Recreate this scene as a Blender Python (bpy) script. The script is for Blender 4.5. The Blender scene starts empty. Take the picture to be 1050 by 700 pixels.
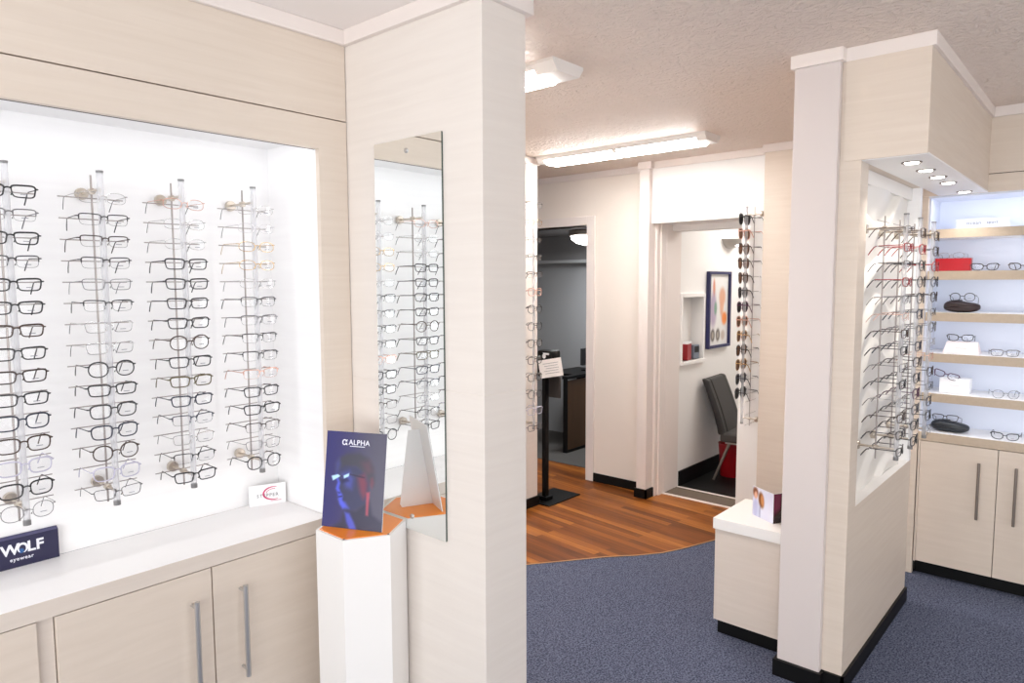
import bpy, bmesh, math, random
from mathutils import Vector, Matrix
random.seed(7)
C = bpy.context.scene.collection
sc = bpy.context.scene
PI = math.pi
R = math.radians
CEIL = 2.365

# ------------------------------------------------------------------ materials
def s2l(c):
    return c / 12.92 if c <= 0.04045 else ((c + 0.055) / 1.055) ** 2.4
def rgb(r, g, b):
    return (s2l(r / 255), s2l(g / 255), s2l(b / 255), 1)
def newmat(name):
    m = bpy.data.materials.new(name); m.use_nodes = True
    nt = m.node_tree; return m, nt, nt.nodes['Principled BSDF']
def plain(name, col, rough=0.5, metal=0.0, spec=0.5, bump=0.0, bscale=200.0, alpha=1.0):
    m, nt, b = newmat(name)
    b.inputs['Base Color'].default_value = col
    b.inputs['Roughness'].default_value = rough
    b.inputs['Metallic'].default_value = metal
    b.inputs['Specular IOR Level'].default_value = spec
    b.inputs['Alpha'].default_value = alpha
    if bump:
        tc = nt.nodes.new('ShaderNodeTexCoord')
        n = nt.nodes.new('ShaderNodeTexNoise'); n.inputs['Scale'].default_value = bscale; n.inputs['Detail'].default_value = 4
        bp = nt.nodes.new('ShaderNodeBump'); bp.inputs['Strength'].default_value = bump; bp.inputs['Distance'].default_value = 0.01
        nt.links.new(tc.outputs['Object'], n.inputs['Vector'])
        nt.links.new(n.outputs['Fac'], bp.inputs['Height']); nt.links.new(bp.outputs['Normal'], b.inputs['Normal'])
    return m
def grain(name, c1, c2, scale=(1, 1, 1), rough=0.45, vary=0.5):
    """Two-tone material with fine streaks: pale wood laminate."""
    m, nt, b = newmat(name)
    tc = nt.nodes.new('ShaderNodeTexCoord'); mp = nt.nodes.new('ShaderNodeMapping')
    mp.inputs['Scale'].default_value = scale
    n1 = nt.nodes.new('ShaderNodeTexNoise'); n1.inputs['Scale'].default_value = 1.0; n1.inputs['Detail'].default_value = 6; n1.inputs['Distortion'].default_value = 0.6
    cr = nt.nodes.new('ShaderNodeValToRGB')
    cr.color_ramp.elements[0].position = 0.5 - vary / 2; cr.color_ramp.elements[0].color = c1
    cr.color_ramp.elements[1].position = 0.5 + vary / 2; cr.color_ramp.elements[1].color = c2
    nt.links.new(tc.outputs['Object'], mp.inputs['Vector']); nt.links.new(mp.outputs['Vector'], n1.inputs['Vector'])
    nt.links.new(n1.outputs['Fac'], cr.inputs['Fac']); nt.links.new(cr.outputs['Color'], b.inputs['Base Color'])
    b.inputs['Roughness'].default_value = rough
    return m
def emit(name, col, strength):
    m, nt, b = newmat(name)
    b.inputs['Base Color'].default_value = col
    b.inputs['Emission Color'].default_value = col
    b.inputs['Emission Strength'].default_value = strength
    return m
def clear(name, tint, gloss=0.06, rough=0.02, edge=0.35):
    m, nt, b = newmat(name)
    nt.nodes.remove(b)
    out = nt.nodes['Material Output']
    tr = nt.nodes.new('ShaderNodeBsdfTransparent'); tr.inputs['Color'].default_value = tint
    gl = nt.nodes.new('ShaderNodeBsdfGlossy'); gl.inputs['Roughness'].default_value = rough
    lw = nt.nodes.new('ShaderNodeLayerWeight'); lw.inputs['Blend'].default_value = 0.25
    mr = nt.nodes.new('ShaderNodeMapRange'); mr.inputs['To Min'].default_value = gloss; mr.inputs['To Max'].default_value = edge
    mx = nt.nodes.new('ShaderNodeMixShader')
    nt.links.new(lw.outputs['Facing'], mr.inputs['Value']); nt.links.new(mr.outputs['Result'], mx.inputs['Fac'])
    nt.links.new(tr.outputs['BSDF'], mx.inputs[1]); nt.links.new(gl.outputs['BSDF'], mx.inputs[2])
    nt.links.new(mx.outputs['Shader'], out.inputs['Surface'])
    return m
def attrmat(name, rough=0.4):
    m, nt, b = newmat(name)
    a = nt.nodes.new('ShaderNodeAttribute'); a.attribute_name = 'print'
    nt.links.new(a.outputs['Color'], b.inputs['Base Color']); b.inputs['Roughness'].default_value = rough
    return m

M = {}
M['lam'] = grain('pale_maple_laminate', rgb(214, 199, 184), rgb(224, 211, 197), (3, 3, 60), 0.5, 0.7)
M['lam_pillar'] = grain('pillar_laminate', rgb(224, 215, 207), rgb(231, 223, 215), (3, 3, 50), 0.5, 0.7)
M['lam_edge'] = grain('laminate_edge', rgb(212, 199, 187), rgb(220, 208, 197), (4, 4, 60), 0.5, 0.7)
M['lam_shelf'] = grain('shelf_edge_laminate', rgb(186, 168, 147), rgb(197, 180, 160), (4, 60, 60), 0.5, 0.7)
M['lam_door'] = grain('cabinet_door_laminate', rgb(212, 197, 182), rgb(221, 207, 193), (4, 4, 45), 0.45, 0.7)
M['white_lam'] = grain('white_laminate', rgb(240, 238, 238), rgb(246, 245, 244), (2, 2, 40), 0.4, 0.6)
M['white'] = plain('white_paint', rgb(240, 237, 234), 0.5)
M['cream'] = plain('cream_paint', rgb(236, 226, 216), 0.6)
M['trim'] = plain('pinkish_white_trim', rgb(232, 222, 216), 0.45)
M['column'] = plain('column_paint', rgb(214, 204, 200), 0.45)
M['black_skirt'] = plain('black_skirting', rgb(8, 8, 9), 0.5, spec=0.25)
M['black'] = plain('black_plastic', rgb(6, 6, 7), 0.42, spec=0.25)
M['black_soft'] = plain('black_satin', rgb(26, 27, 30), 0.45)
M['gap'] = plain('dark_gap', rgb(60, 44, 34), 0.8)
M['steel'] = plain('brushed_steel', rgb(200, 198, 197), 0.36, 0.88)
M['steel_dark'] = plain('dark_steel', rgb(140, 130, 122), 0.4, 0.7)
M['rod'] = plain('thin_rod_steel', rgb(160, 152, 148), 0.35, 0.6)
M['knob'] = plain('satin_nickel', rgb(200, 190, 178), 0.3, 0.9)
M['mirror'] = plain('mirror_silver', (0.93, 0.95, 0.94, 1), 0.0, 1.0)
M['mirror_edge'] = plain('mirror_glass_edge', rgb(70, 82, 76), 0.2)
M['acrylic'] = clear('clear_acrylic', (0.91, 0.91, 0.92, 1), 0.28, 0.6, 0.6)
_nt = M['acrylic'].node_tree; _g = next(n for n in _nt.nodes if n.type == 'BSDF_GLOSSY'); _d = _nt.nodes.new('ShaderNodeBsdfDiffuse'); _d.inputs['Color'].default_value = (.80, .80, .81, 1)
_mx = next(n for n in _nt.nodes if n.type == 'MIX_SHADER'); _nt.links.new(_d.outputs['BSDF'], _mx.inputs[2]); _nt.nodes.remove(_g)
M['cap'] = plain('grey_cap', rgb(120, 118, 118), 0.4)
M['lens'] = clear('clear_lens', (0.97, 0.97, 0.975, 1), 0.03, 0.01, 0.3)
M['lens_dark'] = clear('dark_lens', (0.03, 0.026, 0.026, 1), 0.02, 0.02, 0.12)
M['lens_brown'] = clear('brown_lens', (0.13, 0.065, 0.04, 1), 0.02, 0.02, 0.12)
M['lens_print'] = plain('lens_print_grey', rgb(130, 130, 140), 0.6)
M['orange'] = grain('orange_top', rgb(255, 140, 30), rgb(255, 160, 56), (5, 5, 5), 0.3)
M['navy'] = plain('navy_sign', rgb(33, 30, 66), 0.4)
M['navy_top'] = plain('navy_sign_bevel', rgb(70, 68, 108), 0.35)
M['sign_white'] = plain('sign_lettering', rgb(235, 235, 245), 0.5)
M['sign_blue'] = plain('sign_blue', rgb(40, 90, 150), 0.5)
M['pink'] = plain('pink_print', rgb(205, 60, 110), 0.5)
M['print_grey'] = plain('grey_print', rgb(110, 106, 112), 0.5)
M['card'] = plain('white_card', rgb(246, 245, 246), 0.5)
M['pinkcard'] = plain('pale_pink_card', rgb(246, 232, 230), 0.5)
M['diffuser'] = emit('light_diffuser', (1.0, 0.985, 0.97, 1), 40.0)
M['led'] = emit('downlight_lens', (1.0, 0.97, 0.92, 1), 12.0)
M['dome'] = emit('dome_glow', (1.0, 0.98, 0.95, 1), 9.0)
M['redleather'] = plain('red_leather', rgb(168, 10, 26), 0.35, bump=0.1, bscale=400)
M['redbin'] = plain('red_plastic', rgb(150, 10, 22), 0.4)
M['case_black'] = plain('black_case', rgb(30, 34, 40), 0.38)
M['case_brown'] = plain('brown_black_case', rgb(44, 26, 26), 0.4)
M['chairleather'] = plain('charcoal_leather', rgb(28, 25, 24), 0.45, bump=0.1, bscale=300)
M['seatleather'] = plain('seat_leather', rgb(52, 48, 46), 0.5)
M['blueframe'] = plain('navy_picture_frame', rgb(34, 34, 84), 0.4)
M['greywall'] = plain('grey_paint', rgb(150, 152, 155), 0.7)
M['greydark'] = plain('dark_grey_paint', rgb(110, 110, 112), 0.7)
M['brownwood'] = grain('brown_wood', rgb(74, 52, 34), rgb(98, 70, 46), (6, 6, 0.8), 0.4, 0.6)
M['brownmat'] = plain('brown_mat', rgb(104, 90, 78), 0.9, bump=0.3, bscale=300)
M['darkfloor'] = plain('black_vinyl', rgb(10, 9, 9), 0.5, spec=0.3)
M['shelf_white'] = plain('cool_white_back', rgb(222, 226, 238), 0.5)
M['sandwich'] = plain('grey_panel', rgb(62, 58, 56), 0.5)
M['paper'] = plain('paper', rgb(236, 230, 226), 0.7)
M['print'] = attrmat('printed_picture', 0.25)

# wave relief panel
m, nt, b = newmat('white_wave_relief'); M['wave'] = m
b.inputs['Base Color'].default_value = rgb(230, 226, 220); b.inputs['Roughness'].default_value = 0.4

# stippled ceiling
m, nt, b = newmat('stippled_ceiling'); M['stipple'] = m
b.inputs['Base Color'].default_value = rgb(232, 217, 206); b.inputs['Roughness'].default_value = 0.6
tc = nt.nodes.new('ShaderNodeTexCoord')
n = nt.nodes.new('ShaderNodeTexNoise'); n.inputs['Scale'].default_value = 26; n.inputs['Detail'].default_value = 5; n.inputs['Distortion'].default_value = 1.5
bp = nt.nodes.new('ShaderNodeBump'); bp.inputs['Strength'].default_value = 0.9; bp.inputs['Distance'].default_value = 0.02
nt.links.new(tc.outputs['Object'], n.inputs['Vector']); nt.links.new(n.outputs['Fac'], bp.inputs['Height']); nt.links.new(bp.outputs['Normal'], b.inputs['Normal'])
M['smooth_ceiling'] = plain('smooth_ceiling', rgb(242, 235, 231), 0.6)

# blue-grey loop carpet
m, nt, b = newmat('blue_grey_carpet'); M['carpet'] = m
tc = nt.nodes.new('ShaderNodeTexCoord')
n = nt.nodes.new('ShaderNodeTexNoise'); n.inputs['Scale'].default_value = 150; n.inputs['Detail'].default_value = 3
cr = nt.nodes.new('ShaderNodeValToRGB')
cr.color_ramp.elements[0].position = 0.36; cr.color_ramp.elements[0].color = rgb(54, 59, 77)
cr.color_ramp.elements[1].position = 0.66; cr.color_ramp.elements[1].color = rgb(113, 119, 140)
bp = nt.nodes.new('ShaderNodeBump'); bp.inputs['Strength'].default_value = 0.5; bp.inputs['Distance'].default_value = 0.006
nt.links.new(tc.outputs['Object'], n.inputs['Vector']); nt.links.new(n.outputs['Fac'], cr.inputs['Fac'])
nt.links.new(cr.outputs['Color'], b.inputs['Base Color']); nt.links.new(n.outputs['Fac'], bp.inputs['Height']); nt.links.new(bp.outputs['Normal'], b.inputs['Normal'])
b.inputs['Roughness'].default_value = 0.95; b.inputs['Specular IOR Level'].default_value = 0.1
M['grey_carpet'] = plain('grey_carpet', rgb(84, 82, 80), 0.95, bump=0.4, bscale=250)

# red-brown strip timber: brick texture gives the boards, noise the figure
m, nt, b = newmat('jarrah_timber_floor'); M['timber'] = m
tc = nt.nodes.new('ShaderNodeTexCoord'); mp = nt.nodes.new('ShaderNodeMapping'); mp.inputs['Rotation'].default_value = (0, 0, R(-83))
br = nt.nodes.new('ShaderNodeTexBrick')
br.inputs['Scale'].default_value = 1.0; br.inputs['Brick Width'].default_value = 0.85; br.inputs['Row Height'].default_value = 0.05
br.inputs['Mortar Size'].default_value = 0.0006; br.inputs['Bias'].default_value = 0.0
br.inputs['Color1'].default_value = (0, 0, 0, 1); br.inputs['Color2'].default_value = (1, 1, 1, 1); br.inputs['Mortar'].default_value = (0, 0, 0, 1)
mp2 = nt.nodes.new('ShaderNodeMapping'); mp2.inputs['Scale'].default_value = (2.0, 42, 1)
n = nt.nodes.new('ShaderNodeTexNoise'); n.inputs['Scale'].default_value = 1.0; n.inputs['Detail'].default_value = 5
mxf = nt.nodes.new('ShaderNodeMix'); mxf.data_type = 'FLOAT'; mxf.inputs[0].default_value = 0.58
cr = nt.nodes.new('ShaderNodeValToRGB')
e = cr.color_ramp.elements
e[0].position = 0.2; e[0].color = rgb(84, 42, 13); e[1].position = 0.8; e[1].color = rgb(178, 112, 46)
k = e.new(0.5); k.color = rgb(134, 74, 25)
nt.links.new(tc.outputs['Object'], mp.inputs['Vector']); nt.links.new(mp.outputs['Vector'], br.inputs['Vector'])
nt.links.new(mp.outputs['Vector'], mp2.inputs['Vector']); nt.links.new(mp2.outputs['Vector'], n.inputs['Vector'])
nt.links.new(br.outputs['Color'], mxf.inputs[2]); nt.links.new(n.outputs['Fac'], mxf.inputs[3])
nt.links.new(mxf.outputs[0], cr.inputs['Fac']); nt.links.new(cr.outputs['Color'], b.inputs['Base Color'])
b.inputs['Roughness'].default_value = 0.38; b.inputs['Specular IOR Level'].default_value = 0.3

# spectacle frame colours
for nm, c, r, me in (('black', (22, 22, 24), .3, 0), ('charcoal', (58, 56, 58), .35, .3), ('grey', (120, 118, 120), .35, .6),
                     ('silver', (186, 184, 184), .25, .9), ('gold', (206, 172, 120), .25, .9), ('rose', (206, 160, 144), .3, .8),
                     ('tortoise', (58, 36, 22), .3, 0), ('brown', (52, 36, 30), .35, .1), ('navy', (24, 30, 52), .3, 0),
                     ('lilac', (190, 186, 204), .2, 0), ('red', (150, 26, 30), .3, 0), ('purple', (74, 24, 62), .3, 0),
                     ('olive', (88, 76, 40), .35, 0), ('frost', (200, 196, 200), .25, 0)):
    M['f_' + nm] = plain('frame_' + nm, rgb(*c), r, me)

# ------------------------------------------------------------------ mesh helpers
class MB:
    def __init__(self): self.v = []; self.f = []; self.m = []
    def add(self, vs, fs, mi=0):
        o = len(self.v); self.v += [tuple(v) for v in vs]
        self.f += [tuple(i + o for i in f) for f in fs]; self.m += [mi] * len(fs)
    def box(self, x0, x1, y0, y1, z0, z1, mi=0, bev=0.0):
        if bev:
            bm = bmesh.new(); bmesh.ops.create_cube(bm, size=1.0)
            for v in bm.verts: v.co = Vector(((x0 + x1) / 2 + v.co.x * (x1 - x0), (y0 + y1) / 2 + v.co.y * (y1 - y0), (z0 + z1) / 2 + v.co.z * (z1 - z0)))
            bmesh.ops.bevel(bm, geom=list(bm.edges), offset=bev, segments=2, affect='EDGES', profile=0.6)
            bm.verts.index_update()
            self.add([v.co[:] for v in bm.verts], [[v.index for v in f.verts] for f in bm.faces], mi); bm.free(); return self
        vs = [(x, y, z) for x in (x0, x1) for y in (y0, y1) for z in (z0, z1)]
        self.add(vs, [(0, 1, 3, 2), (4, 6, 7, 5), (0, 4, 5, 1), (2, 3, 7, 6), (0, 2, 6, 4), (1, 5, 7, 3)], mi); return self
    def prism(self, poly, z0, z1, mi=0, axis=2):
        n = len(poly)
        def p(a, b, c): return (a, b, c) if axis == 2 else ((a, c, b) if axis == 1 else (c, a, b))
        vs = [p(a, b, z0) for a, b in poly] + [p(a, b, z1) for a, b in poly]
        fs = [tuple(range(n))[::-1], tuple(range(n, 2 * n))] + [(i, (i + 1) % n, n + (i + 1) % n, n + i) for i in range(n)]
        self.add(vs, fs, mi); return self
    def tube(self, pts, r, n=8, mi=0, closed=False, flat=1.0):
        pts = [Vector(p) for p in pts]; N = len(pts)
        rs = r if isinstance(r, (list, tuple)) else [r] * N
        prev = None; vs = []
        for i, p in enumerate(pts):
            if closed: t = pts[(i + 1) % N] - pts[i - 1]
            else: t = pts[min(i + 1, N - 1)] - pts[max(i - 1, 0)]
            t.normalize()
            if prev is None:
                up = Vector((0, 0, 1)) if abs(t.z) < 0.9 else Vector((1, 0, 0))
            else: up = prev
            a = (up - t * up.dot(t)).normalized(); b_ = t.cross(a); prev = a
            for k in range(n):
                an = 2 * PI * k / n
                vs.append(p + (a * math.cos(an) + b_ * math.sin(an) * flat) * rs[i])
        fs = []
        for i in range(N if closed else N - 1):
            j = (i + 1) % N
            for k in range(n): fs.append((i * n + k, i * n + (k + 1) % n, j * n + (k + 1) % n, j * n + k))
        if not closed: fs += [tuple(range(n))[::-1], tuple((N - 1) * n + k for k in range(n))]
        self.add(vs, fs, mi); return self
    def cyl(self, a, b, r, n=16, mi=0): return self.tube([a, b], r, n, mi)
    def lathe(self, prof, c=(0, 0, 0), n=24, mi=0, axis='z'):
        vs = []; P = len(prof)
        for r, h in prof:
            for k in range(n):
                an = 2 * PI * k / n; x, y = r * math.cos(an), r * math.sin(an)
                vs.append((c[0] + x, c[1] + y, c[2] + h) if axis == 'z' else ((c[0] + x, c[1] + h, c[2] + y) if axis == 'y' else (c[0] + h, c[1] + x, c[2] + y)))
        fs = [(i * n + k, i * n + (k + 1) % n, (i + 1) * n + (k + 1) % n, (i + 1) * n + k) for i in range(P - 1) for k in range(n)]
        fs += [tuple(range(n))[::-1], tuple((P - 1) * n + k for k in range(n))]
        self.add(vs, fs, mi); return self
    def mesh(self, name, mats, smooth=False):
        me = bpy.data.meshes.new(name); me.from_pydata(self.v, [], self.f)
        for mm in mats: me.materials.append(mm)
        me.polygons.foreach_set('material_index', self.m)
        bm = bmesh.new(); bm.from_mesh(me); bmesh.ops.recalc_face_normals(bm, faces=bm.faces); bm.to_mesh(me); bm.free()
        if smooth:
            me.polygons.foreach_set('use_smooth', [True] * len(me.polygons)); me.set_sharp_from_angle(angle=R(40))
        me.update(); return me
    def build(self, name, mats, parent=None, smooth=False):
        if not isinstance(mats, (list, tuple)): mats = [mats]
        return link(name, self.mesh(name, mats, smooth), parent)
def link(name, me, parent=None):
    o = bpy.data.objects.new(name, me); C.objects.link(o)
    if parent: o.parent = parent
    return o
def tag(o, label, cat, group=None, kind=None):
    if label: o['label'] = label
    if cat: o['category'] = cat
    if group: o['group'] = group
    if kind: o['kind'] = kind
    return o
def thing(name, label, cat, loc=(0, 0, 0), rz=0.0, group=None, rot=None):
    o = bpy.data.objects.new(name, None); C.objects.link(o); o.empty_display_size = 0.05
    o.location = loc; o.rotation_euler = rot if rot else (0, 0, rz)
    return tag(o, label, cat, group)
def struct(name, mb, mats, smooth=False):
    o = mb.build(name, mats, None, smooth); o['kind'] = 'structure'; return o
def Bx(*a, **k): return MB().box(*a, **k)
def text_mesh(body, size, mats, name, parent, mat4, extrude=0.0004, align='CENTER', bold=0.0, spacing=1.0):
    cu = bpy.data.curves.new('lettering', 'FONT'); cu.body = body; cu.size = size; cu.extrude = extrude
    cu.align_x = align; cu.align_y = 'CENTER'; cu.offset = bold; cu.space_character = spacing; cu.resolution_u = 3
    t = bpy.data.objects.new('lettering', cu); C.objects.link(t)
    dg = bpy.context.evaluated_depsgraph_get(); dg.update()
    me = bpy.data.meshes.new_from_object(t.evaluated_get(dg)); bpy.data.objects.remove(t)
    me.materials.clear(); me.materials.append(mats); me.transform(mat4)
    return link(name, me, parent)
def printed(name, w, h, nx, nz, fn, parent, y=0.0, thick=0.0):
    """A printed sheet in local XZ facing -Y; fn(u, v) gives its sRGB colour."""
    vs = []; cols = []
    for j in range(nz + 1):
        for i in range(nx + 1):
            u, v = i / nx, j / nz
            vs.append(((u - .5) * w, y, v * h)); r, g, b_ = fn(u, v); cols.append((s2l(max(0, min(1, r))), s2l(max(0, min(1, g))), s2l(max(0, min(1, b_))), 1))
    fs = [(j * (nx + 1) + i, j * (nx + 1) + i + 1, (j + 1) * (nx + 1) + i + 1, (j + 1) * (nx + 1) + i) for j in range(nz) for i in range(nx)]
    me = bpy.data.meshes.new(name); me.from_pydata(vs, [], fs)
    at = me.color_attributes.new('print', 'FLOAT_COLOR', 'POINT')
    for k, c in enumerate(cols): at.data[k].color = c
    me.materials.append(M['print']); me.update()
    return link(name, me, parent)
ROT_XZ = Matrix.Rotation(R(90), 4, 'X')       # text plane XY -> XZ facing -Y

# ------------------------------------------------------------------ setting: floor and ceiling
curve = [(1.75, 2.985), (2.1, 2.86), (2.45, 2.66), (2.819, 2.383), (3.0, 2.25), (3.2, 2.107), (3.33, 1.99), (3.461, 1.895), (3.6, 1.835), (3.83, 1.76), (4.05, 1.70), (4.29, 1.665)]
struct('floor', Bx(-2.0, 6.6, -2.6, 5.3, -0.06, -0.0012), M['carpet'])
poly = curve + [(4.47, 1.665), (4.47, 2.60), (4.66, 2.60), (4.66, 5.2), (1.75, 5.2)]
mb = MB(); mb.add([(x, y, 0.0) for x, y in poly], [tuple(range(len(poly)))])
struct('floor_timber', mb, M['timber'])
mb = MB(); nc = len(curve)
off = []
for i, (x, y) in enumerate(curve):
    a = Vector(curve[max(i - 1, 0)]); c = Vector(curve[min(i + 1, nc - 1)]); t = (c - a).normalized(); off.append((t.y, -t.x))
vs = [(x - n_[0] * .006, y - n_[1] * .006, 0.0025) for (x, y), n_ in zip(curve, off)] + [(x + n_[0] * .006, y + n_[1] * .006, 0.0025) for (x, y), n_ in zip(curve, off)]
mb.add(vs, [(i, i + 1, nc + i + 1, nc + i) for i in range(nc - 1)])
struct('trim_1', mb, plain('tan_edge_strip', rgb(176, 134, 92), 0.4))
struct('floor_threshold', Bx(4.47, 4.68, 1.832, 2.447, -0.001, 0.003), M['brownmat'])
struct('trim_2', Bx(4.452, 4.474, 1.832, 2.45, -0.001, 0.006), M['trim'])
struct('trim_3', Bx(4.668, 4.688, 1.832, 2.45, -0.001, 0.006), M['trim'])
struct('floor_consulting', Bx(4.68, 6.6, 0.9, 2.45, -0.001, 0.002), M['darkfloor'])
struct('floor_office', Bx(4.66, 6.4, 2.75, 5.2, -0.001, 0.004), M['grey_carpet'])
struct('ceiling', Bx(1.60, 6.7, -2.6, 5.3, CEIL, CEIL + .05), M['stipple'])
struct('ceiling_smooth', Bx(-2.0, 1.60, -2.6, 2.4, CEIL, CEIL + .05), M['smooth_ceiling'])

# ------------------------------------------------------------------ left joinery wall with the lit niche
YL = 1.965
mb = MB()
mb.box(-2.0, 1.412, YL, YL + .02, 2.0785, CEIL)
mb.box(-2.0, 1.412, YL, YL + .02, 1.977, 2.0745)
mb.box(1.305, 1.412, YL, YL + .02, 0.0, 1.977)
mb.box(-2.0, -.45, YL, YL + .02, 0.0, 1.977)
mb.box(-2.0, 1.415, YL + .02, YL + .03, 1.977, CEIL, 1)
mb.box(1.32, 1.415, YL + .02, YL + .03, 0.0, 1.977, 1)
struct('wall_left', mb, [M['lam'], M['gap']])
mb = MB()
mb.box(-.45, 1.305, 2.28, 2.30, 0.765, 2.03)
mb.box(1.305, 1.319, YL + .02, 2.30, 0.765, 2.03)
mb.box(-.464, -.45, YL + .02, 2.30, 0.765, 2.03)
mb.box(-.464, 1.319, YL + .03, 2.30, 2.012, 2.03)
struct('wall_niche', mb, M['white_lam'])
# pillar carrying the mirror
mb = MB()
mb.box(1.415, 1.60, 1.345, 2.985, 0.0, 1.2252, 0, 0.002)
mb.box(1.415, 1.60, 1.345, 2.985, 1.2266, CEIL, 0, 0.002)
mb.box(1.4165, 1.5985, 1.3465, 2.98, 1.22, 1.23)
struct('wall_pillar', mb, M['lam_pillar'])
# flat cornice boards
mb = MB()
mb.box(-2.0, 1.415, YL - .018, YL, 2.318, CEIL, 0, .004)
mb.box(1.397, 1.415, 1.345, YL - .018, 2.318, CEIL, 0, .002)
mb.box(1.397, 1.618, 1.327, 1.345, 2.318, CEIL, 0, .003)
mb.box(1.60, 1.618, 1.345, 2.972, 2.318, CEIL)
struct('trim_4', mb, M['trim'])
struct('baseboard_left', MB().box(1.405, 1.61, 1.335, 1.345, 0, .065).box(1.60, 1.61, 1.345, 2.985, 0, .065), M['black_skirt'])

# base cabinet under the niche
def bar_handle(parent, p, h, out, r=0.0075, gap=0.035, mat='steel', name='handle'):
    """Vertical bar handle at p, standing off the door along the unit vector out."""
    o = Vector(out); p = Vector(p); mb = MB()
    q = p + o * gap
    mb.cyl(q, q + Vector((0, 0, h)), r, 14)
    for zz in (h * .07, h * .93): mb.cyl(p + Vector((0, 0, zz)), q + Vector((0, 0, zz)), r * .62, 10)
    return mb.build(name, M[mat], parent, True)
def niche_cabinet(x0, x1, label, handles=True):
    t = thing('base_cabinet', label, 'cabinet', (x0, YL, 0))
    w = x1 - x0
    MB().box(0, w, .0205, .30, .08, .719).box(0, w, .06, .30, 0, .08, 1).build('body', [M['gap'], M['black_skirt']], t)
    half = w / 2
    for k in range(2):
        d = Bx(k * half + .002, (k + 1) * half - .002, 0, .019, .085, .7165, bev=.001).build('door', M['lam_door'], t)
        hx = half - .062 if k == 0 else half + .084
        bar_handle(d, (hx, 0, .36), .285, (0, -1, 0))
    return t
niche_cabinet(.502, 1.302, 'pale wood double-door base cabinet with steel handles below the lit niche')
niche_cabinet(-.335, .465, 'pale wood base cabinet left of the filler strip, only a corner in view')
mb = Bx(.4655, .5015, YL + .012, YL + .03, .08, .7185)
tag(mb.build('filler_strip', M['lam_edge']), 'narrow recessed wood filler strip between the two base cabinets', 'filler strip')
mb = MB(); mb.box(-.448, 1.304, YL + .0005, 2.279, .7195, .765, 0, .001); mb.box(-.448, 1.304, YL - .0005, YL + .0005, .7195, .7645, 1)
tag(mb.build('worktop', [M['white_lam'], M['lam_edge']]), 'long white worktop with wood front edge in the lit niche', 'worktop')

# ------------------------------------------------------------------ spectacles
def sup(a, b_, n, k=26, skew=0.0, ph=0.0):
    pts = []
    for i in range(k):
        t = 2 * PI * i / k + ph; c, s = math.cos(t), math.sin(t)
        x = a * math.copysign(abs(c) ** (2 / n), c); z = b_ * math.copysign(abs(s) ** (2 / n), s)
        pts.append((x, z))
    return pts
def lens_outline(style):
    """Right lens outline round its centre (x outward): half width, half height."""
    if style in ('rect', 'semi', 'thinrect'):
        return [(x * (1 + .10 * z / .0145), z * (1 + (.06 * x / .0235 if z > 0 else -.02))) for x, z in sup(.0238, .0145, 4.4, 32)]
    if style == 'square': return [(x * (1 + .07 * z / .017), z) for x, z in sup(.0235, .0178, 3.2)]
    if style in ('round', 'thinround'): return sup(.0218, .0198, 2.25)
    if style in ('oval', 'rimless'): return [(x, z * (1.0 if z > 0 else .92)) for x, z in sup(.0238, .0152, 2.5)]
    if style == 'cat': return [(x * (1 + .10 * z / .016), z + (.0065 * max(0, x / .0235) ** 2 if z > 0 else .001 * x / .0235)) for x, z in sup(.0235, .0155, 2.5)]
    if style == 'sun': return [(x * (1 + .08 * z / .02), z * (1.0 if z > 0 else 1.12)) for x, z in sup(.0258, .0208, 2.7)]
    return sup(.0235, .0145, 3)
RIMR = {'rect': .0017, 'square': .0017, 'round': .0016, 'cat': .0018, 'sun': .0021, 'semi': .0015, 'thinrect': .0010, 'thinround': .0009, 'oval': .0010, 'rimless': .0006}
LC = .0315
def wrap(x): return 6.0 * x * x * .35
gcache = {}
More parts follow.
